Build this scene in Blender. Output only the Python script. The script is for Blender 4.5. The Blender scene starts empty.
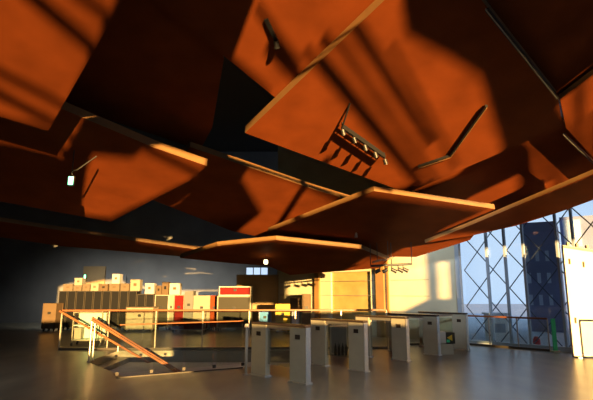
import bpy, bmesh, math, random
from mathutils import Vector, Matrix
random.seed(7)
C=bpy.context.scene.collection; SC=bpy.context.scene
PI=math.pi
# ---------------------------------------------------------------- camera numbers
F=487.; P=math.atan(91/F); H=1.62
def ray(x,y):
    a=(x-296.5)/F; b=(200-y)/F
    return (a, math.cos(P)-b*math.sin(P), math.sin(P)+b*math.cos(P))
def on(x,y,pl):                      # where the line of sight meets the plane z = z0 + a X + b Y
    z0,a,b=pl; d=ray(x,y); t=(z0-H)/(d[2]-a*d[0]-b*d[1])
    return Vector((d[0]*t,d[1]*t,H+d[2]*t))
def wx(px,Y,z=1.0): return (px-296.5)/F*(Y*math.cos(P)+(z-H)*math.sin(P))
def wz(py,Y):
    b=(200-py)/F; return H+Y*(math.sin(P)+b*math.cos(P))/(math.cos(P)-b*math.sin(P))
SUN_EL=math.radians(2.5); TX,TY=.34,.94
FY=-8.0
def fac(p):
    s=(p[1]-FY)/TY
    return (p[0]+TX*s, p[2]+math.tan(SUN_EL)*s)
# ---------------------------------------------------------------- materials
def mat(name,col,rough=.6,metal=0,noise=0,scale=4,spec=.5,bump=0,stretch=(1,1,1),rvar=0):
    m=bpy.data.materials.new(name); m.use_nodes=True; n=m.node_tree; b=n.nodes['Principled BSDF']
    b.inputs['Roughness'].default_value=rough; b.inputs['Metallic'].default_value=metal
    b.inputs['Specular IOR Level'].default_value=spec
    tc=n.nodes.new('ShaderNodeTexCoord'); mp=n.nodes.new('ShaderNodeMapping'); mp.inputs['Scale'].default_value=stretch
    n.links.new(tc.outputs['Object'],mp.inputs[0])
    nz=n.nodes.new('ShaderNodeTexNoise'); nz.inputs['Scale'].default_value=scale; nz.inputs['Detail'].default_value=5
    n.links.new(mp.outputs[0],nz.inputs['Vector'])
    cr=n.nodes.new('ShaderNodeValToRGB')
    k=max(noise,.04)
    cr.color_ramp.elements[0].position=.3; cr.color_ramp.elements[1].position=.7
    cr.color_ramp.elements[0].color=tuple(c*(1-k) for c in col)+(1,)
    cr.color_ramp.elements[1].color=tuple(min(1,c*(1+k)) for c in col)+(1,)
    n.links.new(nz.outputs[0],cr.inputs[0]); n.links.new(cr.outputs[0],b.inputs['Base Color'])
    if bump:
        bp=n.nodes.new('ShaderNodeBump'); bp.inputs['Strength'].default_value=bump; bp.inputs['Distance'].default_value=.02
        n.links.new(nz.outputs[0],bp.inputs['Height']); n.links.new(bp.outputs[0],b.inputs['Normal'])
    if rvar:
        mr=n.nodes.new('ShaderNodeMapRange'); mr.inputs[3].default_value=rough-rvar; mr.inputs[4].default_value=rough+rvar
        n.links.new(nz.outputs[0],mr.inputs[0]); n.links.new(mr.outputs[0],b.inputs['Roughness'])
    return m
def glass(name,tint=(.9,.95,.93),refl=.10,rough=.03):
    m=bpy.data.materials.new(name); m.use_nodes=True; n=m.node_tree; n.nodes.clear()
    o=n.nodes.new('ShaderNodeOutputMaterial'); mx=n.nodes.new('ShaderNodeMixShader')
    t=n.nodes.new('ShaderNodeBsdfTransparent'); g=n.nodes.new('ShaderNodeBsdfGlossy')
    t.inputs[0].default_value=tint+(1,); g.inputs['Roughness'].default_value=rough
    lw=n.nodes.new('ShaderNodeLayerWeight'); lw.inputs[0].default_value=.25
    mr=n.nodes.new('ShaderNodeMapRange'); mr.inputs[3].default_value=refl*.5; mr.inputs[4].default_value=min(1,refl*5)
    n.links.new(lw.outputs['Fresnel'],mr.inputs[0]); n.links.new(mr.outputs[0],mx.inputs[0])
    n.links.new(t.outputs[0],mx.inputs[1]); n.links.new(g.outputs[0],mx.inputs[2]); n.links.new(mx.outputs[0],o.inputs[0])
    return m
def emit(name,col,s):
    m=bpy.data.materials.new(name); m.use_nodes=True; n=m.node_tree; n.nodes.clear()
    o=n.nodes.new('ShaderNodeOutputMaterial'); e=n.nodes.new('ShaderNodeEmission')
    e.inputs[0].default_value=col+(1,); e.inputs[1].default_value=s; n.links.new(e.outputs[0],o.inputs[0]); return m
M=dict(
 floor=mat('polished dark concrete',(.17,.163,.13),.33,noise=.22,scale=2.2,spec=.5,stretch=(1,.35,1)),
 wall_dark=mat('grey concrete wall',(.14,.14,.14),.8,noise=.18,scale=.7),
 wall_pale=mat('pale plaster wall',(.54,.51,.37),.7,noise=.10,scale=1.2),
 wall_brown=mat('brown board wall',(.30,.20,.09),.7,noise=.12,scale=1.5),
 column=mat('ochre shade stripe',(.27,.15,.05),.6,noise=.1,scale=2),
 recess=mat('yellow ochre render',(.38,.27,.09),.7,noise=.15,scale=2),
 rust=mat('rust red ceiling board',(.178,.040,.009),.75,spec=.04,noise=.16,scale=1.6,stretch=(1,1,1)),
 edge=mat('pale timber edge',(.175,.09,.03),.6,noise=.08,scale=5),
 roof=mat('black roof soffit',(.02,.02,.02),.9),
 steel=mat('brushed stainless steel',(.62,.60,.56),.38,metal=.85,noise=.06,scale=20),
 leg=mat('grey powder coated steel',(.33,.31,.24),.5,metal=.1,noise=.04,scale=8),
 darktop=mat('dark glass turnstile top',(.035,.025,.02),.25),
 timber=mat('orange timber handrail',(.19,.066,.019),.45,noise=.12,scale=6),
 blk=mat('black laminate',(.006,.006,.007),.6,spec=.15),
 blkmetal=mat('black metal',(.02,.02,.02),.45,metal=.3),
 alu=mat('aluminium trim',(.42,.38,.32),.4,metal=.6),
 darkalu=mat('dull dark trim',(.05,.042,.03),.5,metal=.2),
 white=mat('white painted board',(.40,.38,.34),.55),
 signal=mat('signal red paint',(.8,.03,.03),.4), kiosk=mat('kiosk white paint',(.85,.87,.88),.4),
 board=mat('white board',(.60,.58,.53),.5),
 cream=mat('cream laminate',(.23,.205,.15),.55,noise=.05),
 beige=mat('beige cardboard',(.11,.08,.047),.75,noise=.1),
 brown=mat('brown cardboard',(.09,.055,.025),.75,noise=.1),
 red=mat('red laminate',(.115,.004,.003),.6,spec=.12),
 orange=mat('orange laminate',(.18,.030,.005),.6,spec=.12),
 grey=mat('grey laminate',(.10,.10,.095),.55),
 olive=mat('olive grey laminate',(.028,.026,.018),.55,spec=.2),
 teal=mat('pale teal plastic',(.42,.55,.48),.5),
 yellow=mat('yellow plastic',(.50,.32,.005),.5),
 blue=mat('blue plastic',(.06,.25,.60),.5),
 lilac=mat('lilac plastic',(.45,.42,.60),.5),
 rubber=mat('rubber',(.02,.02,.02),.8),
 glass=glass('clear glass',(.93,.96,.94),.10),
 wing=glass('smoked grey glass',(.86,.88,.84),.16,.08),
 cglass=glass('curtain wall glass',(.90,.95,.99),.12,.02),
 mull=mat('blue grey steel',(.33,.40,.50),.5,metal=.1),
 cable=mat('dark blue grey rod',(.10,.12,.18),.5,metal=.3),
 greenedge=mat('green glass edge',(.03,.42,.20),.3),
 outpale=mat('pale blue cladding',(.70,.78,.90),.6,noise=.1,scale=.4),
 outdark=mat('dark blue cladding',(.26,.29,.48),.6,noise=.2,scale=.5),
 ground=mat('grey paving',(.42,.45,.50),.8,noise=.1),
 green=emit('exit sign light',(.25,1,.5),6), greensoft=emit('dim exit sign light',(.2,.9,.4),1.2),
 lamp=emit('lamp light',(1,.85,.45),9), signwhite=mat('sign white',(.9,.95,.9),.5),
)
# ---------------------------------------------------------------- helpers
def box(bm,c,s,rz=0,mtx=None):
    m=(mtx or Matrix())@Matrix.Translation(c)@Matrix.Rotation(rz,4,'Z')@Matrix.Diagonal((s[0],s[1],s[2],1))
    bmesh.ops.create_cube(bm,size=1,matrix=m)
def tube(bm,a,b,r,seg=12,r2=None):
    a=Vector(a);b=Vector(b);d=b-a
    m=Matrix.Translation((a+b)/2)@d.to_track_quat('Z','Y').to_matrix().to_4x4()
    bmesh.ops.create_cone(bm,cap_ends=True,segments=seg,radius1=r,radius2=r if r2 is None else r2,depth=d.length,matrix=m)
def beam(bm,a,b,w,h):                # rectangular bar from a to b
    a=Vector(a);b=Vector(b);d=b-a
    q=d.to_track_quat('Y','Z').to_matrix().to_4x4()
    m=Matrix.Translation((a+b)/2)@q@Matrix.Diagonal((w,d.length,h,1))
    bmesh.ops.create_cube(bm,size=1,matrix=m)
def obj(name,bm,m,parent=None,loc=None,bevel=0,smooth=False):
    bmesh.ops.recalc_face_normals(bm,faces=bm.faces)
    me=bpy.data.meshes.new(name); bm.to_mesh(me); bm.free()
    for x in (m if isinstance(m,(list,tuple)) else [m]): me.materials.append(x)
    o=bpy.data.objects.new(name,me); C.objects.link(o)
    if parent: o.parent=parent
    if loc: o.location=loc
    if smooth:
        for p in me.polygons: p.use_smooth=len(p.vertices)==4
    if bevel:
        bv=o.modifiers.new('bevel','BEVEL'); bv.width=bevel; bv.segments=2; bv.limit_method='ANGLE'
    return o
def B(): return bmesh.new()
def tag(o,label,cat,group=None,kind=None):
    o['label']=label; o['category']=cat
    if group: o['group']=group
    if kind: o['kind']=kind
    return o
def thing(name,label,cat,loc=(0,0,0),rz=0,group=None):
    o=bpy.data.objects.new(name,None); C.objects.link(o); o.location=loc; o.rotation_euler=(0,0,rz); o.empty_display_size=.1
    return tag(o,label,cat,group)
def struct(name,bm,m,parent=None,bevel=0):
    o=obj(name,bm,m,parent,bevel=bevel)
    if not parent: o['kind']='structure'
    return o
def dup(root,loc,rz,label=None):
    r=root.copy(); C.objects.link(r); r.location=loc; r.rotation_euler=(0,0,rz)
    if label: r['label']=label
    for ch in list(root.children):
        c=ch.copy(); C.objects.link(c); c.parent=r
        for g in ch.children:
            d=g.copy(); C.objects.link(d); d.parent=c
    return r
def plate(name,outer,holes,z0,z1,m,mtx=None):    # flat slab with holes, in XY, thickness z0..z1
    cu=bpy.data.curves.new(name,'CURVE'); cu.dimensions='2D'; cu.fill_mode='BOTH'; cu.extrude=(z1-z0)/2
    for pts in [outer]+holes:
        s=cu.splines.new('POLY'); s.points.add(len(pts)-1); s.use_cyclic_u=True
        for p,q in zip(s.points,pts): p.co=(q[0],q[1],0,1)
    tmp=bpy.data.objects.new('tmp',cu); me=bpy.data.meshes.new_from_object(tmp); bpy.data.objects.remove(tmp)
    me.transform(Matrix.Translation((0,0,(z0+z1)/2)))
    if mtx: me.transform(mtx)
    me.materials.clear(); me.materials.append(m); me.name=name
    for p in me.polygons: p.material_index=0
    o=bpy.data.objects.new(name,me); C.objects.link(o); o['kind']='structure'
    return o
# ---------------------------------------------------------------- the shell
CX,CY=5.21,15.99                               # corner of pale wall and curtain wall; both on X+Y=21.2
hole=[(-4.9,14.0),(-4.9,11.9),(-3.3,9.8),(-.95,11.1),(.3,11.85),(.3,14.0)]
plate('floor',[(-20,-8.3),(29.5,-8.3),(-4.8,26),(-20,26)],[hole],-.3,0,M['floor'])
b=B(); box(b,(-2.3,11.9,-3.6),(6,5,.2)); struct('floor_lower',b,M['floor'])
b=B()
for i in range(6):
    p,q=hole[i],hole[(i+1)%6]
    box(b,((p[0]+q[0])/2,(p[1]+q[1])/2,-1.9),(math.dist(p,q)+.2,.12,3.2),math.atan2(q[1]-p[1],q[0]-p[0]))
struct('wall_stairwell',b,M['wall_dark'])
b=B(); box(b,(-20.1,9,4.6),(.2,34.6,9.2)); struct('wall_left',b,M['wall_dark'])
BZ=26.0
wb=plate('wall_back',[(-20,0),(-5.6,0),(6,0),(6,9.2),(-20,9.2)],[[(wx(246,BZ,2.8),wz(275,BZ)),(wx(268,BZ,2.8),wz(275,BZ)),(wx(268,BZ,2.8),wz(267.5,BZ)),(wx(246,BZ,2.8),wz(267.5,BZ))]],-.1,.1,M['wall_dark'],
      Matrix.Translation((0,BZ+.1,0))@Matrix.Rotation(PI/2,4,'X'))
b=B()
for k in range(4): box(b,(wx(246+k*7.33,BZ,2.8),BZ+.05,wz(271,BZ)),(.05,.06,.42))
struct('window_1',b,M['mull'])
b=B(); box(b,(4.7,9,9.3),(50,34.8,.2)); struct('ceiling',b,M['roof'])
# pale wall on the 45 degree line, from the corner to the far left
D45=Vector((1,-1,0)).normalized(); N45=Vector((-1,-1,0)).normalized()
def wp(t,off=0,z=0):                         # point along the line; t to the right of the corner, off towards the room
    return Vector((CX,CY,z))+D45*t+N45*off
def wt(px):                                  # t where image column px meets the line
    k=(px-296.5)/F*.978; return (k*CY-CX)/(1+k)*math.sqrt(2)
def wbox(bm,t0,t1,z0,z1,off0,off1):
    c=wp((t0+t1)/2,(off0+off1)/2,(z0+z1)/2); box(bm,c,(t1-t0,abs(off1-off0),z1-z0),-PI/4)
b=B(); wbox(b,-8.6,wt(331),0,9.2,-.3,0); wbox(b,wt(331),wt(371),2.35,9.2,-.3,0); wbox(b,wt(371),0,0,9.2,-.3,0)
struct('wall_right',b,M['wall_pale'])
b=B(); wbox(b,wt(331),wt(371),0,2.35,-.3,-.1); struct('wall_recess',b,M['recess'])
for i,(p0,p1,d) in enumerate([(316,320.5,.1),(378,386,.12)]):
    b=B(); wbox(b,wt(p0),wt(p1),0,4.5,0,d); struct('trim_%d'%(i+1),b,M['column'])  # darker wall stripes: recess shade built as ochre strips
b=B(); wbox(b,wt(388.5),wt(390),0,4.5,0,.08); struct('trim_3',b,M['column'])
for i,t in enumerate([.9,1.45,2.0]):
    b=B(); wbox(b,-8.4,wt(430),t-.008,t+.008,0,.012); struct('trim_%d'%(4+i),b,M['cream'])
# brown partition
b=B(); box(b,((wx(236,22)+wx(290,22))/2,22.1,1.17),(wx(290,22)-wx(236,22),.2,2.34)); struct('wall_partition',b,M['wall_brown'])
# brown door with sign at far left
b=B(); box(b,(wx(92,25.9),25.93,1.45),(1.15,.12,2.9)); d1=struct('door_1',b,M['wall_brown'])
b=B(); box(b,(wx(97,25.9),25.85,1.1),(.04,.06,.3)); obj('door_handle',b,M['alu'],d1)
b=B(); box(b,(wx(116,25.9),25.93,1.35),(.9,.1,2.3)); struct('door_2',b,M['wall_dark'])
# ---------------------------------------------------------------- unseen wall behind the camera, openings shaped to throw the sun patches
G_=None
holes=[
 [(-.6,5.86),(2.8,5.86),(1.58,5.12),(1.45,5.16),(.73,5.24),(-.6,5.32)],
 [(1.8,4.5),(2.05,5.0),(2.2,5.14),(3.0,5.11),(3.6,5.3),(4.62,5.22),(4.55,4.96),(4.3,4.9),(2.6,4.46)],
 [(4.7,6.85),(4.6,6.3),(5.5,6.06),(5.5,5.97),(5.2,5.6),(5.22,5.5),(9.4,4.96),(10.5,5.15),(11.0,5.3),(10.95,5.42),(8.97,6.02),(8.1,6.15),(7.2,6.27),(6.75,6.45),(6.7,6.85)],
 [(5.75,5.3),(7.7,5.1),(8.5,5.0),(8.5,4.74),(7.1,4.32),(6.4,4.44),(6.75,4.75),(5.7,5.2)],
 [(8.6,4.76),(8.65,4.9),(11.9,4.7),(12.0,5.0),(12.45,5.32),(13.0,5.12),(12.85,4.88),(12.25,4.52),(11.75,4.17),(11.65,4.27),(12.0,4.55)],
 [(3.4,4.28),(6.1,4.06),(6.1,4.14),(3.4,4.33)],
 [(10.9,5.83),(10.95,6.25),(14.1,5.45),(14.1,5.1),(13.45,5.1),(11.9,5.62)],
 [(-.2,1.72),(-.2,3.4),(.4,3.58),(1.3,3.58),(2.3,3.76),(3.1,3.76),(3.4,3.5),(4.0,3.5),(4.6,3.34),(5.6,3.34),(5.7,3.1),(6.0,3.22),(8.45,3.22),(8.45,2.45),(9.8,2.45),(9.8,1.75),(8.8,1.75),(8.75,1.82),(5.2,1.78),(4.6,1.72),(4.5,.55),(4.1,.45),(2.8,.95),(1.0,1.45),(1.0,1.72)],
 [(5.3,3.88),(7.08,3.98),(9.8,3.84),(9.8,3.95),(7.08,4.12),(5.3,4.02)],
 [(10.28,2.1),(10.28,3.66),(11.2,3.62),(11.5,4.08),(12.8,4.12),(13.4,4.35),(13.4,2.5),(12.95,2.1)],
 [(13.57,2.5),(13.57,3.7),(13.77,3.7),(13.77,2.5)],
 [(14.1,.5),(14.1,4.0),(16,4.0),(16,.5)],
]
plate('wall_front_gobo',[(-20,0),(29.3,0),(29.3,9.2),(-20,9.2)],holes,-.05,.05,M['wall_dark'],Matrix.Translation((0,FY,0))@Matrix.Rotation(PI/2,4,'X'))
ntrim=[7]
def shadow_bar(u0,v0,u1,v1,w):  # added unseen bar, placed to cast one shadow stripe on the ceiling
    b=B(); beam(b,(u0,FY+.12,v0),(u1,FY+.12,v1),.08,w)
    struct('trim_%d'%ntrim[0],b,M['mull']); ntrim[0]+=1
pl_P1=(6.6,0,-.27); pl_D=(7.9,0,-.33); pl_C=(8.12,0,-.33); pl_J=(6.9,0,-.27); pl_I=(7.5,0,-.28); pl_G=(8.2,0,-.33)
def sband(x0,y0,x1,y1,wpx,pl):
    a=Vector(fac(on(x0,y0,pl))); c=Vector(fac(on(x1,y1,pl)))
    n=Vector((y1-y0,-(x1-x0))).normalized()*wpx/2; mx,my=(x0+x1)/2,(y0+y1)/2
    e=Vector(fac(on(mx+n[0],my+n[1],pl)))-Vector(fac(on(mx-n[0],my-n[1],pl)))
    d=(c-a).normalized(); w=abs(d[0]*e[1]-d[1]*e[0])
    a-=d*.3; c+=d*.3
    shadow_bar(a[0],a[1],c[0],c[1],max(w,.02))
for s in [(37,5,93,52,13,pl_P1),(80,0,118,28,11,pl_P1),(2,76,62,107,7,pl_P1),(2,98,55,126,8,pl_P1),
          (150,152,200,176,8,pl_J),
          (266,25,285,52,7,pl_C),(293,32,416,182,15,pl_D),(332,39,429,175,6,pl_D),(351,26,423,136,12,pl_D),(395,60,450,160,4,pl_D),
          (285,175,345,205,7,pl_I),(300,190,270,236,5,pl_I),
          (555,135,557,190,8,pl_G),(575,80,577,165,9,(7.95,0,-.33))]:
    sband(*s)
# ---------------------------------------------------------------- tilted ceiling panels
def panel(label,pts,pl,th=.16):
    lo=[on(x,y,pl) for x,y in pts]; n=Vector((0,-pl[2],1)).normalized()
    bm=B(); a=[bm.verts.new(p) for p in lo]; c=[bm.verts.new(p+n*th) for p in lo]
    f=bm.faces.new(a); f.material_index=0; f2=bm.faces.new(list(reversed(c))); f2.material_index=0
    k=len(a)
    for i in range(k):
        g=bm.faces.new((a[i],a[(i+1)%k],c[(i+1)%k],c[i])); g.material_index=1
    return tag(obj('ceiling_panel',bm,[M['rust'],M['edge']]),label,'ceiling panel','tilted rust red ceiling panels')
panels={}
panel('striped orange-lit tilted ceiling panel at the top left corner',[(-60,-40),(150,-40),(122,2),(48,131),(-60,99)],pl_P1)
panel('large dark tilted ceiling panel between the striped corner panel and the spotlit panel',[(90,-50),(180,-50),(224,58),(212,128),(200,150),(50,100)],(8.3,0,-.33))
panel('rust ceiling panel behind the long diagonal timber edge, carrying the small black spotlight',[(93,-50),(470,-50),(310,105),(290,109),(272,95),(155,0)],pl_C,.12)
panel('largest ceiling panel, striped by shadows, with the bent light slot and the hanging track',[(432,-45),(245,133),(407,193),(563,126),(558,97),(446,-45)],pl_D,.18)
panel('black ceiling panel filling the top right corner',[(449,-50),(720,-50),(720,-25),(559,97)],(8.15,0,-.33),.1)
panel('ceiling panel at the right edge with upright orange stripes of light',[(560,99),(720,-20),(720,250),(640,208),(566,128)],(7.95,0,-.33),.1)
panel('shaded ceiling panel between the largest panel and the lowest right-hand edge',[(405,185),(563,120),(600,150),(600,190),(470,230)],pl_G,.1)
panel('dim brown ceiling panel below the broad V-shaped timber edge right of centre',[(374,191),(268,232),(330,256),(416,257),(470,240),(495,209)],(7.0,0,-.28),.13)
panel('lowest right-hand ceiling panel curving down to the glass wall',[(466,227),(650,150),(650,186),(593,200),(560,212),(515,226),(470,236),(425,243)],(7.4,0,-.33),.1)
panel('small lit ceiling panel with a short slanting edge left of the V-shaped edge',[(190,147),(313,189),(400,215),(345,256),(272,246),(255,236),(232,231),(140,195)],pl_I,.14)
panel('orange ceiling diamond behind the hanging green exit sign',[(-60,71),(62,109),(155,148),(207,166),(189,181),(111,222),(-60,190)],pl_J,.17)
panel('lowest central ceiling panel with a shallow V-shaped edge above the far wall',[(276,240),(217,246),(180,258),(230,263),(268,266),(290,275),(380,268),(388,260),(362,249)],(6.3,0,-.25),.13)
panel('long low ceiling panel across the dark left side',[(-60,212),(44,228),(200,250),(222,253),(200,258),(60,246),(-60,228)],(6.6,0,-.22),.12)
# dark ceiling fascia closing to the pale wall
# bent light slot on the largest panel
def onp(x,y,off=0.0): 
    p=on(x,y,pl_D); return p+Vector((0,-.33,-1)).normalized()*off
t=thing('light_slot','thin bent metal light slot set into the largest striped ceiling panel','light fitting',onp(450,153))
L0=onp(450,153)
b=B(); beam(b,onp(418,165,.04)-L0,onp(450,154,.04)-L0,.05,.05); obj('rail',b,M['blkmetal'],t)
b=B(); beam(b,onp(450,154,.04)-L0,onp(486,104,.04)-L0,.05,.05); obj('rail',b,M['blkmetal'],t)
b=B(); beam(b,onp(418,166,.07)-L0,onp(450,155,.07)-L0,.02,.012); beam(b,onp(450,155,.07)-L0,onp(486,105,.07)-L0,.02,.012); obj('trim_strip',b,M['edge'],t)
# seam rods / bracket rods on right side panels
for (x0,y0,x1,y1,pl,lb) in [(486,6,557,95,(7.9,0,-.33),'thin metal edge rail running down beside the black top right ceiling panel'),
                            (563,131,596,163,(7.85,0,-.33),'short black rail with a lit edge at the right side of the ceiling')]:
    a=on(x0,y0,pl)+Vector((0,-.02,-.07)); c=on(x1,y1,pl)+Vector((0,-.02,-.07))
    t=thing('edge_rail',lb,'rail',a)
    b=B(); beam(b,(0,0,0),c-a,.05,.05); obj('rail',b,M['blkmetal'],t)
    b=B(); beam(b,Vector((-.03,-.03,-.01)),c-a+Vector((-.03,-.03,-.01)),.015,.03); obj('lit_edge',b,M['alu'],t)
def spot(t,p,r=.055,l=.17,aim=(.2,.3,-1)):
    a=Vector(aim).normalized(); b=B(); tube(b,p,Vector(p)+a*l,r,14); tube(b,Vector(p)+a*l,Vector(p)+a*(l+.02),r*1.15,14)
    o=obj('lamp_head',b,M['blkmetal'],t)
    b=B(); tube(b,Vector(p)+a*(l+.015),Vector(p)+a*(l+.025),r*.8,12); obj('lens',b,M['alu'],o)
    b=B(); tube(b,Vector(p)+Vector((0,0,.14)),p,.012,8); obj('bracket',b,M['blkmetal'],o)
# hanging track with spotlights
a=onp(342,122,.13); c=onp(384,152,.13)
t=thing('track_light','black lighting track with several spotlights hanging under the largest ceiling panel','light fitting',a)
b=B(); beam(b,(0,0,0),c-a,.06,.06); beam(b,(0,0,.06),c-a+Vector((0,0,.06)),.03,.03)
for k in range(7): 
    p=(c-a)*(k/6); q=(c-a)*min(1,(k+.5)/6); beam(b,p,q+Vector((0,0,.06)),.015,.015)
obj('track',b,M['blkmetal'],t)
b=B(); tube(b,(0,0,0),onp(350,103)-a,.018,8); tube(b,(0,0,0),Vector((0,0,.1)),.015,8); obj('hanger',b,M['blkmetal'],t)
b=B(); tube(b,c-a,c-a+Vector((0,0,.1)),.012,8); obj('hanger',b,M['blkmetal'],t)
for k in range(5): spot(t,(c-a)*(k/4)+Vector((0,0,-.05)),.045,.09,(.3,.2,-1))
# small spotlight at top
a=on(266,18,pl_C)
t=thing('spotlight','small black spotlight fixed to the rust panel near the top of the picture','light fitting',a)
b=B(); beam(b,(0,0,-.02),on(276,38,pl_C)-a+Vector((0,0,-.04)),.06,.03); obj('arm',b,M['blkmetal'],t)
spot(t,on(276,38,pl_C)-a+Vector((0,0,-.05)),.045,.10,(.1,.6,-.6))
# hanging exit sign left
Ys=9.2; sx=wx(71,Ys,3.6); sz=wz(181,Ys)
t=thing('exit_sign','glowing green exit sign hanging from a rod under the left ceiling','exit sign',(sx,Ys,sz))
b=B(); box(b,(0,0,0),(.115,.06,.2)); obj('sign_box',b,M['blkmetal'],t,bevel=.008)
b=B(); box(b,(0,-.034,0),(.09,.008,.16)); obj('light_face',b,M['green'],t)
b=B(); tube(b,(0,0,.1),(0,0,.62),.012,8); tube(b,(0,0,.2),(.09,0,.22),.014,8); tube(b,(.09,0,.22),(.45,.0,.5),.014,8); obj('hanger',b,M['blkmetal'],t)
# far exit sign above brown door
t=thing('exit_sign','tiny dim green exit sign beside the brown door in the far dark wall','exit sign',(wx(83,25.7),25.72,wz(277,25.7)))
b=B(); box(b,(0,0,0),(.12,.08,.26)); obj('sign_box',b,M['blkmetal'],t)
b=B(); box(b,(0,-.045,0),(.09,.01,.22)); obj('light_face',b,M['green'],t)
b=B(); box(b,(0,.09,0),(.04,.12,.04)); obj('bracket',b,M['blkmetal'],t)
# small lamp near window
Yl=14.5; t=thing('pendant_lamp','small glowing lamp hanging under the ceiling above the bright far window','lamp',(wx(266,Yl,2.8),Yl,wz(262,Yl)))
b=B(); box(b,(0,0,0),(.11,.08,.12)); obj('lamp_shade',b,M['lamp'],t,bevel=.02)
b=B(); tube(b,(0,0,.06),(0,0,.20),.01,8); obj('rod',b,M['blkmetal'],t)
# little sensor
p=on(356,233,(7.0,0,-.28)); t=thing('ceiling_lamp','tiny pale ceiling lamp on the dim panel below the broad V-shaped edge','lamp',p)
b=B(); tube(b,(0,0,.01),(0,0,-.12),.03,12,.045); obj('body',b,M['alu'],t)
b=B(); tube(b,(0,0,-.12),(0,0,-.125),.04,12); obj('lens',b,M['white'],t)
# spotlight bar in front of pale wall
a=Vector((wx(372,13.6),13.6,wz(266,13.6))); c=Vector((wx(414,13.8),13.8,wz(264,13.8)))
t=thing('spotlight_bar','dark bar of spotlights in front of the sunlit pale wall below the ceiling edge','light fitting',a)
b=B(); tube(b,(0,0,0),c-a,.03,10)
for k in (0,.5,1): tube(b,(c-a)*k,(c-a)*k+Vector((0,0,.62)),.012,6)
obj('bar',b,M['blkmetal'],t)
for k in (.22,.40,.5,.66,.78): spot(t,(c-a)*k+Vector((0,0,-.12)),.05,.13,(.9*(1 if k>.45 else -1),.1,-.45))
for (x,y) in ((379,261),(390,259)):
    Yk=13.5; t=thing('clip_lamp','small sunlit bracket lamp tucked under the ceiling edge '+('left' if x<385 else 'right')+' of its twin','lamp',(wx(x,Yk),Yk,wz(y,Yk)))
    b=B(); beam(b,(-.14,0,-.04),(.14,0,.04),.05,.05); obj('body',b,M['edge'],t)
    b=B(); tube(b,(0,0,0),(0,0,.5),.01,6); obj('rod',b,M['blkmetal'],t)
# ---------------------------------------------------------------- curtain wall
T1=24.
mt=[wt(461),wt(490.5),wt(509),wt(528),wt(563),wt(580)]
TT=mt+[mt[-1]+1.6*k for k in range(1,19)]
n=2
for t_ in TT:
    b=B(); w=.03 if t_!=mt[0] else .07
    wbox(b,t_-w,t_+w,0,9.2,-.05,.06 if t_!=mt[0] else .1); struct('trim_%d'%ntrim[0],b,M['mull']); ntrim[0]+=1
for z in (.06,4.6):
    b=B(); wbox(b,mt[0],34.2,z-.06,z+.06,-.05,.1); struct('trim_%d'%ntrim[0],b,M['mull']); ntrim[0]+=1
b=B(); wbox(b,mt[0],34.2,0,9.2,-.09,-.07); struct('window_2',b,M['cglass'])
# diagonal bracing outside
b=B()
zs=.57; dt=.47
t0=mt[0]+.1
def rod(bm,ta,za,tb,zb):
    # clip to 0..9
    A=wp(ta,-.18,za);Bp=wp(tb,-.18,zb); tube(bm,A,Bp,.017,6)
span=9.2/zs*dt
k=-18
rods=[]
while k*2*dt<9:
    for sgn in (1,-1):
        ta=t0+k*2*dt; 
        for j in range(16):
            za,zb=j*zs,(j+1)*zs
            if sgn>0: a0,b0=ta+j*dt,ta+(j+1)*dt
            else: a0,b0=ta+(16-j)*dt,ta+(15-j)*dt
            if min(a0,b0)>=t0-.01 and max(a0,b0)<t0+8: rod(b,a0,za,b0,zb)
    k+=1
brace=struct('trim_%d'%ntrim[0],b,M['cable']); ntrim[0]+=1
# ---------------------------------------------------------------- outside
b=B(); box(b,(20,30,-.45),(90,90,.3)); gnd=struct('ground',b,M['ground'])
def building(lb,x0,x1,Y,z1,m,wins,dep=3):
    t=thing('building',lb,'building',((x0+x1)/2,Y,-.3),-.52)
    b=B(); box(b,(0,dep/2,(z1+.3)/2),(x1-x0,dep,z1+.3)); obj('wall',b,m,t)
    for (u,z,w,h,mm) in wins:
        b=B(); box(b,(u-(x0+x1)/2,-.03,z+.3),(w,.06,h)); obj('window',b,mm,t)
    return t
Yb=24.
ws=[(wx(533+i*9,Yb),wz(300-j*22,Yb),.16,.5,M['outpale']) for i in range(3) for j in range(3)]
building('dark blue building with narrow pale windows outside the glass wall',wx(530,Yb),wx(562,Yb),Yb,wz(222,Yb),M['outdark'],ws)
building('low blue building seen behind the white freestanding board',wx(572,28),wx(640,28),28.,wz(215,28),M['outdark'],[(wx(578,28),wz(232,28),.35,1.6,M['outpale']),(wx(588,28),wz(232,28),.35,1.6,M['outpale'])])
# white cabin outside low
Yc=17.5
t=thing('kiosk','low white kiosk outside the glass wall left of the green-edged post','kiosk',(wx(498.5,Yc),Yc,-.3))
b=B(); box(b,(0,.3,.55),(.6,.6,1.1)); obj('body',b,M['kiosk'],t)
b=B(); box(b,(0,.3,1.13),(.72,.7,.06)); obj('roof',b,M['kiosk'],t)
b=B(); box(b,(0,-.02,.65),(.36,.03,.3)); obj('hatch',b,M['mull'],t)
t=thing('bollard','small red bollard outside the glass wall beside the green-edged post','bollard',(wx(534,16),16,-.3))
b=B(); tube(b,(0,0,0),(0,0,.42),.11,14); obj('post',b,M['signal'],t)
b=B(); tube(b,(0,0,.42),(0,0,.5),.11,14,.05); obj('cap',b,M['signal'],t)
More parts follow.
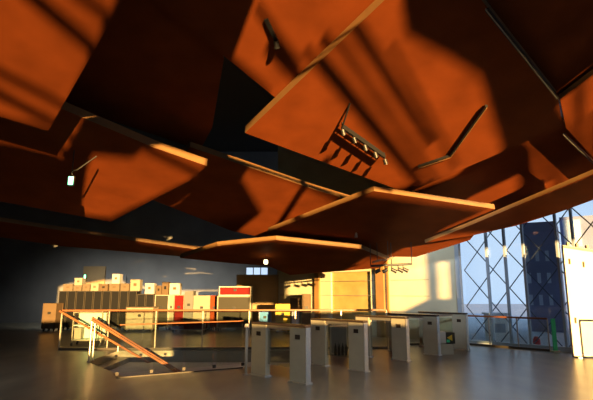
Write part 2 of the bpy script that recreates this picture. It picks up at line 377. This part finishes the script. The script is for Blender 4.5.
# ---------------------------------------------------------------- bright freestanding board
Yd=12.5
x0,x1=wx(570,Yd),8.3
t=thing('display_board','tall white sunlit freestanding board against the glass wall at the right edge','display board',(x0,Yd,0),-.12)
w=x1-x0
bm=B(); z=wz(245,Yd)
vs=[(0,0,.04),(w,0,.04),(w,0,z-.25),(0,0,z)]
f=[bm.verts.new(v) for v in vs]; g=[bm.verts.new((v[0],.12,v[2])) for v in vs]
bm.faces.new(f); bm.faces.new(g[::-1])
for i in range(4): bm.faces.new((f[i],g[i],g[(i+1)%4],f[(i+1)%4]))
obj('panel',bm,M['board'],t,bevel=.01)
for u in (.14,.36,.6):
    b=B(); box(b,(u,.06,z-.25*u/w+.05),(.05,.1,.09)); obj('clip',b,M['cream'],t)
b=B(); beam(b,(0,-.015,z-.04),(w,-.015,z-.29),.02,.05); obj('top_rail',b,M['cream'],t)
for u,zz in ((.12,z-.42),(.45,z-.5),(.12,.9)):
    b=B(); box(b,(u,-.012,zz),(.035,.02,.14)); obj('slot',b,M['brown'],t)
for u in (.1,w-.1):
    b=B(); box(b,(u,.06,.02),(.08,.36,.04)); obj('foot',b,M['alu'],t)
# ---------------------------------------------------------------- stairs down
for i in range(6): pass
st=thing('staircase','concrete staircase descending to the right inside the glass-railed opening','staircase',(-4.9,12.95,0))
b=B()
for i in range(17):
    zt=-.18*(i+1); box(b,(.15+.3*i,0,zt-.1),(.32,1.9,.2))
obj('steps',b,M['floor'],st)
b=B(); beam(b,(0,-1.02,-.2),(5.0,-1.02,-3.2),.05,.32); obj('stringer',b,M['leg'],st)
# handrails
def handrail(label,a,c,posts,r=.028,m='timber'):
    t=thing('handrail',label,'handrail',(a[0],a[1],0)); A=Vector(a)-Vector((a[0],a[1],0)); O=Vector((a[0],a[1],0))
    b=B(); beam(b,A,Vector(c)-O,.055,.055); obj('rail',b,M[m],t,bevel=.012)
    for (q,zb) in posts:
        p=A+(Vector(c)-Vector(a))*q
        b=B(); tube(b,(p[0],p[1],zb),p,.02,10); tube(b,(p[0],p[1],zb),(p[0],p[1],zb+.02),.05,12); obj('post',b,M['alu'],t)
    return t
def step_z(x): return -.18*math.floor((x+4.7)/.3+1) if x>-4.7 else 0
fa=(-6.58,13.85,1.08); fc=(-1.6,13.85,-1.60)
handrail('timber handrail sloping down the far side of the stair opening',fa,fc,[(.34,.0)])
na=(-4.84,11.85,.95); nc=(-.9,11.95,-1.33)
handrail('timber handrail sloping down the near side of the stair opening',na,nc,[(.0,0)])
handrail('second timber handrail just above the near sloping one',(-4.9,12.0,.99),(-.95,12.1,-1.30),[(.02,0)])
# balustrades : glass panes between steel posts with a top rail
def balustrade(label,a,c,z,n,rail='timber',rw=.06,bot=True,posts=True):
    a=Vector((a[0],a[1],0));c=Vector((c[0],c[1],0)); d=c-a; L=d.length; rz=math.atan2(d[1],d[0])
    t=thing('glass_balustrade',label,'balustrade',a,rz)
    b=B(); box(b,(L/2,0,z),(L,rw,rw*.85)); obj('top_rail',b,M[rail],t,bevel=.01)
    b=B(); bh=.06 if posts else .02; box(b,(L/2,0,bh/2),(L,.05 if posts else .02,bh)); obj('bottom_rail',b,M['darkalu'],t)
    for k in range(n+1):
        if posts: b=B(); box(b,(L*k/n,0,z/2),(.03,.03,z-.02)); obj('post',b,M['alu'],t)
        else: b=B(); box(b,(L*k/n,0,.08),(.06,.04,.06)); obj('clamp',b,M['darkalu'],t)
    for k in range(n):
        b=B(); box(b,(L*(k+.5)/n,0,z/2+.02),(L/n-.06,.012,z-.14)); obj('glass_pane',b,M['glass'],t)
    return t
balustrade('long glass balustrade with a timber rail along the far side of the stair opening',(-6.61,14.08),(2.6,14.45),1.08,7)
balustrade('glass balustrade slanting along the near side of the stair opening',(-3.4,9.65),(-1.15,10.9),.98,4,rail='timber',rw=.03,posts=False)
balustrade('glass balustrade running beside the glass wall up to the green-edged post',(5.15,15.55),(6.9,13.78),.87,3,rw=.06)
balustrade('glass balustrade behind the farthest turnstiles in front of the pale wall',(2.9,15.3),(5.05,15.65),.87,2,rw=.06)
balustrade('short glass balustrade in front of the tall white board',(7.2,12.05),(9.0,11.5),.92,2,rw=.06)
t=thing('glass_post','green-edged upright glass post at the right end of the long balustrade','post',(6.99,13.66,0))
b=B(); box(b,(0,0,.46),(.11,.03,.84)); obj('glass_fin',b,M['greenedge'],t)
b=B(); box(b,(0,0,.02),(.2,.14,.04)); obj('base_plate',b,M['alu'],t)
t=thing('bollard_post','slim white post with a rounded cap left of the nearest turnstile','post',(-1.0,10.1,0))
b=B(); tube(b,(0,0,0),(0,0,.93),.03,16); obj('shaft',b,M['white'],t,smooth=True)
b=B(); tube(b,(0,0,.9),(0,0,.97),.055,16,.035); obj('cap',b,M['white'],t)
b=B(); tube(b,(0,0,0),(0,0,.02),.07,16); obj('base_plate',b,M['alu'],t)
# ---------------------------------------------------------------- turnstiles
def turnstile(loc,label):
    t=thing('turnstile',label,'turnstile',loc,-PI/4,'row of access turnstiles')
    Lh=1.5
    for s in (-1,1):
        b=B(); box(b,(s*(Lh/2-.21),0,.485),(.42,.12,.97)); lg=obj('leg',b,M['leg'],t,bevel=.008)
        b=B(); box(b,(s*(Lh/2-.21),0,.015),(.46,.17,.03)); obj('foot_plate',b,M['steel'],lg)
        b=B(); box(b,(s*(Lh/2-.006),-.0,.5),(.016,.124,.94)); obj('end_trim',b,M['steel'],lg)
        b=B(); box(b,(s*(Lh/2-.21),-.063,.80),(.12,.012,.08)); obj('card_reader',b,M['darktop'],lg)
    b=B(); box(b,(0,0,.995),(Lh,.16,.045)); obj('top_plate',b,M['darktop'],t,bevel=.008)
    b=B(); box(b,(0,0,.94),(Lh-.84,.09,.06)); obj('crossbar',b,M['steel'],t)
    b=B(); box(b,(0,0,.55),(Lh-.86,.02,.62)); obj('glass_wing',b,M['wing'],t)
    return t
mids=[(-.32,9.56),(.90,10.9),(2.09,12.38),(3.12,13.44),(4.24,14.55)]
lbs=['nearest and leftmost turnstile of the row','second turnstile from the left, right behind the nearest one','middle turnstile of the row of five','fourth turnstile from the left, in front of the pale wall','farthest turnstile, beside the glass wall']
T=[]
for i,(p,l) in enumerate(zip(mids,lbs)):
    if i==0: T0=turnstile((p[0],p[1],0),l)
    else: dup(T0,(p[0],p[1],0),-PI/4,l)
# ---------------------------------------------------------------- road cases and boxes
def case(name,label,cat,px0,px1,Y,z0,z1,m,dep=.6,rz=0,group=None,trim='alu',casters=True,lid=None,edge=.025,latch=True,side=None):
    x0,x1=wx(px0,Y),wx(px1,Y); w=x1-x0
    t=thing(name,label,cat,((x0+x1)/2,Y+dep/2,z0),rz,group)
    c0=.11 if casters else 0; h=z1-z0
    b=B(); box(b,(0,0,(c0+h)/2),(w-.03,dep-.03,h-c0)); obj('body',b,M[m],t)
    if side:
        b=B(); box(b,(w/2-.012,0,(c0+h)/2),(.02,dep-.05,h-c0-.06)); obj('sunlit_side',b,M[side],t)  # cream right face: sunlight on the case put into its colour
    if trim:
        b=B(); e=edge
        for sx in (-1,1):
            for sy in (-1,1): box(b,(sx*(w-e)/2,sy*(dep-e)/2,(c0+h)/2),(e,e,h-c0))
            for zz in (c0+e/2,h-e/2):
                box(b,(sx*(w-e)/2,0,zz),(e,dep-2*e,e))
        for sy in (-1,1):
            for zz in (c0+e/2,h-e/2): box(b,(0,sy*(dep-e)/2,zz),(w-2*e,e,e))
        obj('edge_trim',b,M[trim],t)
    if lid:
        b=B(); box(b,(0,-dep/2+.005,h-lid),(w,.02,.03)); obj('lid_seam',b,M[trim or 'alu'],t)
    if latch:
        b=B(); box(b,(0,-dep/2-.005,c0+(h-c0)*.62),(min(.12,w*.4),.02,.10)); obj('latch',b,M['blkmetal' if m not in('blk',) else 'alu'],t)
    if casters:
        for sx in (-1,1):
            for sy in (-1,1):
                b=B(); x=sx*(w/2-.07); y=sy*(dep/2-.08); tube(b,(x-.018,y,.045),(x+.018,y,.045),.045,12)
                box(b,(x,y,.095),(.07,.07,.03)); obj('caster',b,M['rubber'],t)
    return t
Y0=21.2
names=['far left end','second from the left','third from the left','fourth from the left','fifth from the left','sixth from the left','seventh from the left','eighth from the left','ninth from the left','tenth from the left','eleventh from the left, beside the olive case']
for i in range(11):
    a=58+8.75*i
    case('flight_case','tall black flight case, %s in the row'%names[i],'flight case',a,a+8.0,Y0+(i%3)*.03,0,1.62+(-.13 if i>=9 else 0),'blk',.6,group='row of tall black flight cases',edge=.02,trim='darkalu',latch=False)
def carton(label,px0,px1,ytop,ybot,m,Y=21.3,dep=.38,z0=None,tape='cream'):
    zt=wz(ytop,Y); zb=wz(ybot,Y) if z0 is None else z0
    x0,x1=wx(px0,Y),wx(px1,Y); w=x1-x0; h=zt-zb
    t=thing('box',label,'box',((x0+x1)/2,Y+dep/2,zb))
    b=B(); box(b,(0,0,h/2),(w,dep,h)); obj('body',b,M[m],t,bevel=.008)
    b=B(); box(b,(0,0,h-.03),(w+.012,dep+.012,.06)); obj('lid',b,M[m],t,bevel=.004)
    b=B(); box(b,(0,-dep/2-.004,h*.55),(w*.3,.008,h*.24)); obj('handle_slot' ,b,M['brown' if m!='brown' else 'blk'],t)
    return (zt)
Zc=1.622
carton('beige box on the leftmost black flight case',61.5,71,284,0,'beige',z0=Zc)
z=carton('beige box under a smaller white box near the left end of the row',72,80,285.5,0,'beige',z0=Zc)
carton('white box stacked on a beige box near the left end of the row',72.5,80,278,0,'cream',z0=z+.005)
carton('beige box just right of the leftmost stacked pair',81,88.3,284,0,'beige',z0=Zc)
carton('bright white box between two beige boxes on the black cases',89.3,97,283.5,0,'cream',z0=Zc)
carton('beige box just left of the tallest stack',98,106.3,284,0,'brown',z0=Zc)
z=carton('brown box at the bottom of the tallest stack',108,118,283.8,0,'beige',z0=Zc)
carton('topmost white box of the tallest stack above the black cases',110.3,117.8,274,0,'white',z0=z+.005)
carton('beige box between the tallest stack and the next white box',119.3,127.8,283.5,0,'beige',z0=Zc)
carton('white box standing high beside the tallest stack',129,138.6,279.5,0,'cream',z0=Zc)
carton('white box on the lower black cases above the cream trunk',144,153,283.3,0,'white',z0=1.495)
# olive case with brown boxes
case('flight_case','olive grey flight case with frame left of the red cabinet','flight case',154.5,168.5,Y0,0,1.46,'olive',.6,edge=.035)
carton('small brown box on the left of the olive case',155,160.5,285.5,0,'brown',z0=1.465)
carton('brown box with white lid on the right of the olive case',161,167.6,282,0,'brown',z0=1.465)
case('flight_case','cream edged case squeezed between the olive case and the red cabinet','flight case',168.9,173.4,Y0+.05,0,1.46,'cream',.6)
case('cabinet','bright red cabinet on casters among the cases','cabinet',173.8,184,Y0,0,1.46,'red',.6,trim='cream',edge=.025)
carton('white box on top of the red cabinet and the cream edged case',168.7,179,283.3,0,'white',z0=1.465)
case('cabinet','grey cabinet on casters right of the red cabinet','cabinet',184.3,193,Y0,0,1.62,'grey',.6,trim='grey',edge=.03)
case('cabinet','wide cream cabinet on casters right of the grey one','cabinet',193.3,210,Y0,0,1.43,'cream',.6,trim='cream')
case('cabinet','orange cabinet between the cream cabinet and the largest case','cabinet',210.3,218,Y0,0,1.43,'orange',.6,trim='orange')
t=case('flight_case','large dark case with pale frame under the red lidded case','flight case',217,251,Y0-.5,0,1.42,'olive',.75,trim='cream',edge=.05,side='cream')
case('flight_case','flat red case with white frame on top of the large dark case','flight case',218.5,251,Y0-.5,1.425,1.81,'red',.72,trim='white',edge=.04,casters=False,side='cream')
case('trunk','cream sunlit trunk with dark corners in front of the black cases','trunk',126,154,20.1,0,.98,'cream',.7,trim='beige',edge=.035,lid=.22)
case('trunk','low dark red trunk under the railing in front of the grey cabinet','trunk',172,206,19.9,0,.42,'red',.6,trim='alu')
case('trunk','low brown chest standing left of the black flight cases','trunk',43,56.5,20.4,.0,1.12,'brown',.6,trim='brown')
# cart
Yk=15.4; t=thing('trolley','pale teal wheeled trolley standing behind the far railing','trolley',(wx(91,Yk),Yk,0),.1)
b=B()
for sx in (-1,1):
    for sy in (-1,1): tube(b,(sx*.42,sy*.25,.1),(sx*.42,sy*.25,1.0),.018,8)
for z in (.16,.98):
    for sy in (-1,1): tube(b,(-.42,sy*.25,z),(.42,sy*.25,z),.018,8)
    for sx in (-1,1): tube(b,(sx*.42,-.25,z),(sx*.42,.25,z),.018,8)
obj('frame',b,M['cream'],t)
b=B(); box(b,(0,0,.17),(.8,.48,.03)); box(b,(0,0,.6),(.8,.48,.03)); obj('shelf',b,M['teal'],t)
b=B(); box(b,(.0,.24,.57),(.8,.015,.76)); obj('back_panel',b,M['teal'],t)
for sx in (-1,1):
    for sy in (-1,1):
        b=B(); tube(b,(sx*.42-.02,sy*.25,.05),(sx*.42+.02,sy*.25,.05),.05,12); obj('caster',b,M['rubber'],t)
t=thing('box','small cream box on the lower shelf of the teal trolley','box',(wx(81,Yk),Yk-.02,.19),.1)
b=B(); box(b,(0,0,.16),(.2,.3,.32)); obj('body',b,M['cream'],t,bevel=.01)
b=B(); box(b,(0,0,.31),(.22,.32,.04)); obj('lid',b,M['cream'],t)
# coloured items mid
case('cabinet','bright yellow cabinet standing right of the brown partition','cabinet',275.5,290,19.4,0,wz(304,19.4),'yellow',.5,trim='yellow')
case('crate','blue crate on casters in front of the brown partition','crate',259,271,20.3,0,.86,'blue',.5,trim='lilac')
case('crate','lilac crate beside the yellow cabinet','crate',291.5,300,19.4,0,.92,'lilac',.5,trim='grey')
case('cabinet','dark rack cabinet left of its taller neighbour against the sunlit wall','cabinet',290,300.5,20.1,0,wz(298,20.1),'brown',.5,trim='brown')
case('cabinet','dark rack cabinet, the taller one against the sunlit wall','cabinet',302,311,19.8,0,wz(294,19.8),'brown',.5,trim='brown')
# grey bin with slots between turnstiles
case('equipment_box','low grey equipment box with dark slots seen between the turnstiles','equipment box',330,347,13.3,0,.72,'grey',.4,trim='leg',casters=False,latch=False)
for i in range(4):
    t=thing('bottle','small dark bottle in a row before the grey equipment box','bottle',(wx(335.5+i*3.6,13.0,.1),13.0,0),0,'dark bottles before the grey box')
    b=B(); tube(b,(0,0,0),(0,0,.2),.035,12); tube(b,(0,0,.2),(0,0,.25),.035,12,.014); obj('body',b,M['blk'],t,smooth=True)
    b=B(); tube(b,(0,0,.25),(0,0,.30),.014,10); obj('neck',b,M['blk'],t)
# white box with coloured print between last turnstiles
Yw=13.1; t=thing('display_case','small white box beside a dark printed one, between the last two turnstiles','display case',(wx(445.5,Yw),Yw,0))
b=B(); box(b,(0,.2,.13),(.34,.3,.26)); obj('plinth',b,M['leg'],t)
b=B(); box(b,(-.12,.2,.42),(.23,.3,.30)); obj('box',b,M['white'],t,bevel=.01)
b=B(); box(b,(.115,.2,.41),(.23,.3,.28)); o=obj('printed_box',b,M['olive'],t)
b=B(); bmesh.ops.create_cone(b,cap_ends=True,segments=3,radius1=.09,radius2=.09,depth=.012,matrix=Matrix.Translation((.11,.044,.42))@Matrix.Rotation(PI/2,4,'X')@Matrix.Rotation(PI/2,4,'Z')); obj('print',b,M['yellow'],o)
b=B(); box(b,(.05,.046,.34),(.08,.008,.07)); obj('print',b,M['greenedge'],o)
# ---------------------------------------------------------------- lights
sun=bpy.data.lights.new('sun','SUN'); sun.energy=26; sun.color=(1,.58,.19); sun.angle=math.radians(.35)
so=bpy.data.objects.new('sun',sun); C.objects.link(so)
so.rotation_euler=Vector((-TX,TY,-math.tan(SUN_EL))).to_track_quat('-Z','Y').to_euler()
ld=bpy.data.lights.new('stair_fill','AREA'); ld.energy=40; ld.color=(1,.85,.65); ld.shape='RECTANGLE'; ld.size=.3; ld.size_y=2.0  # added fill light for the stair opening, no fixture there
lo=bpy.data.objects.new('stair_fill',ld); C.objects.link(lo); lo.location=(1.2,12.4,-.5)
for nm,loc,d,e,sx,sy in [('hall_fill',(1.5,2.5,5.3),(.05,.62,-.8),95,4,.6),('rear_fill',(-7,21,3.6),(-.1,.8,-.6),170,8,.3),('side_fill',(-6.5,5,4.3),(-.1,.7,-.7),30,3,.4)]:  # added out-of-frame fill for floor, turnstiles and far wall
    l=bpy.data.lights.new(nm,'AREA'); l.energy=e; l.color=(.97,.96,.88); l.shape='RECTANGLE'; l.size=sx; l.size_y=sy; l.spread=math.radians(85)
    o=bpy.data.objects.new(nm,l); C.objects.link(o); o.location=loc; o.rotation_euler=Vector(d).to_track_quat('-Z','Y').to_euler()
sp=bpy.data.lights.new('wall_fill_spot','SPOT'); sp.energy=3000; sp.color=(.80,.90,1); sp.spot_size=math.radians(26); sp.spot_blend=.9; sp.shadow_soft_size=.25  # added unseen spot that lifts the right end of the pale wall
o=bpy.data.objects.new('wall_fill_spot',sp); C.objects.link(o); o.location=(3.4,4.0,4.4); o.rotation_euler=(Vector((4.4,16.0,2.0))-Vector(o.location)).to_track_quat('-Z','Y').to_euler()
l=bpy.data.lights.new('wall_fill_area','AREA'); l.energy=13; l.color=(.85,.93,1); l.shape='RECTANGLE'; l.size=2.2; l.size_y=.15; l.spread=math.radians(120)  # added fill hidden behind the ceiling edge, brightens the wall top
o=bpy.data.objects.new('wall_fill_area',l); C.objects.link(o); o.location=wp(-.9,1.1,3.75); o.rotation_euler=(wp(-.7,0,2.2)-o.location).to_track_quat('-Z','Y').to_euler()
W=bpy.data.worlds.new('sky'); SC.world=W; W.use_nodes=True; n=W.node_tree; bg=n.nodes['Background']
tc=n.nodes.new('ShaderNodeTexCoord'); nz=n.nodes.new('ShaderNodeTexNoise'); nz.inputs['Scale'].default_value=3.5; nz.inputs['Detail'].default_value=3
n.links.new(tc.outputs['Generated'],nz.inputs['Vector'])
cr=n.nodes.new('ShaderNodeValToRGB'); cr.color_ramp.elements[0].position=.35; cr.color_ramp.elements[1].position=.65
cr.color_ramp.elements[0].color=(.30,.48,.78,1); cr.color_ramp.elements[1].color=(.62,.75,.92,1)
n.links.new(nz.outputs[0],cr.inputs[0]); n.links.new(cr.outputs[0],bg.inputs[0]); bg.inputs[1].default_value=1.25
cam=bpy.data.cameras.new('camera'); co=bpy.data.objects.new('camera',cam); C.objects.link(co)
co.location=(0,0,H); co.rotation_euler=(PI/2+P,0,0); cam.sensor_width=36; cam.lens=36*F/593
SC.camera=co
v=SC.view_settings; v.view_transform='Standard'; v.look='None'; v.gamma=1; v.use_curve_mapping=False; v.exposure=0
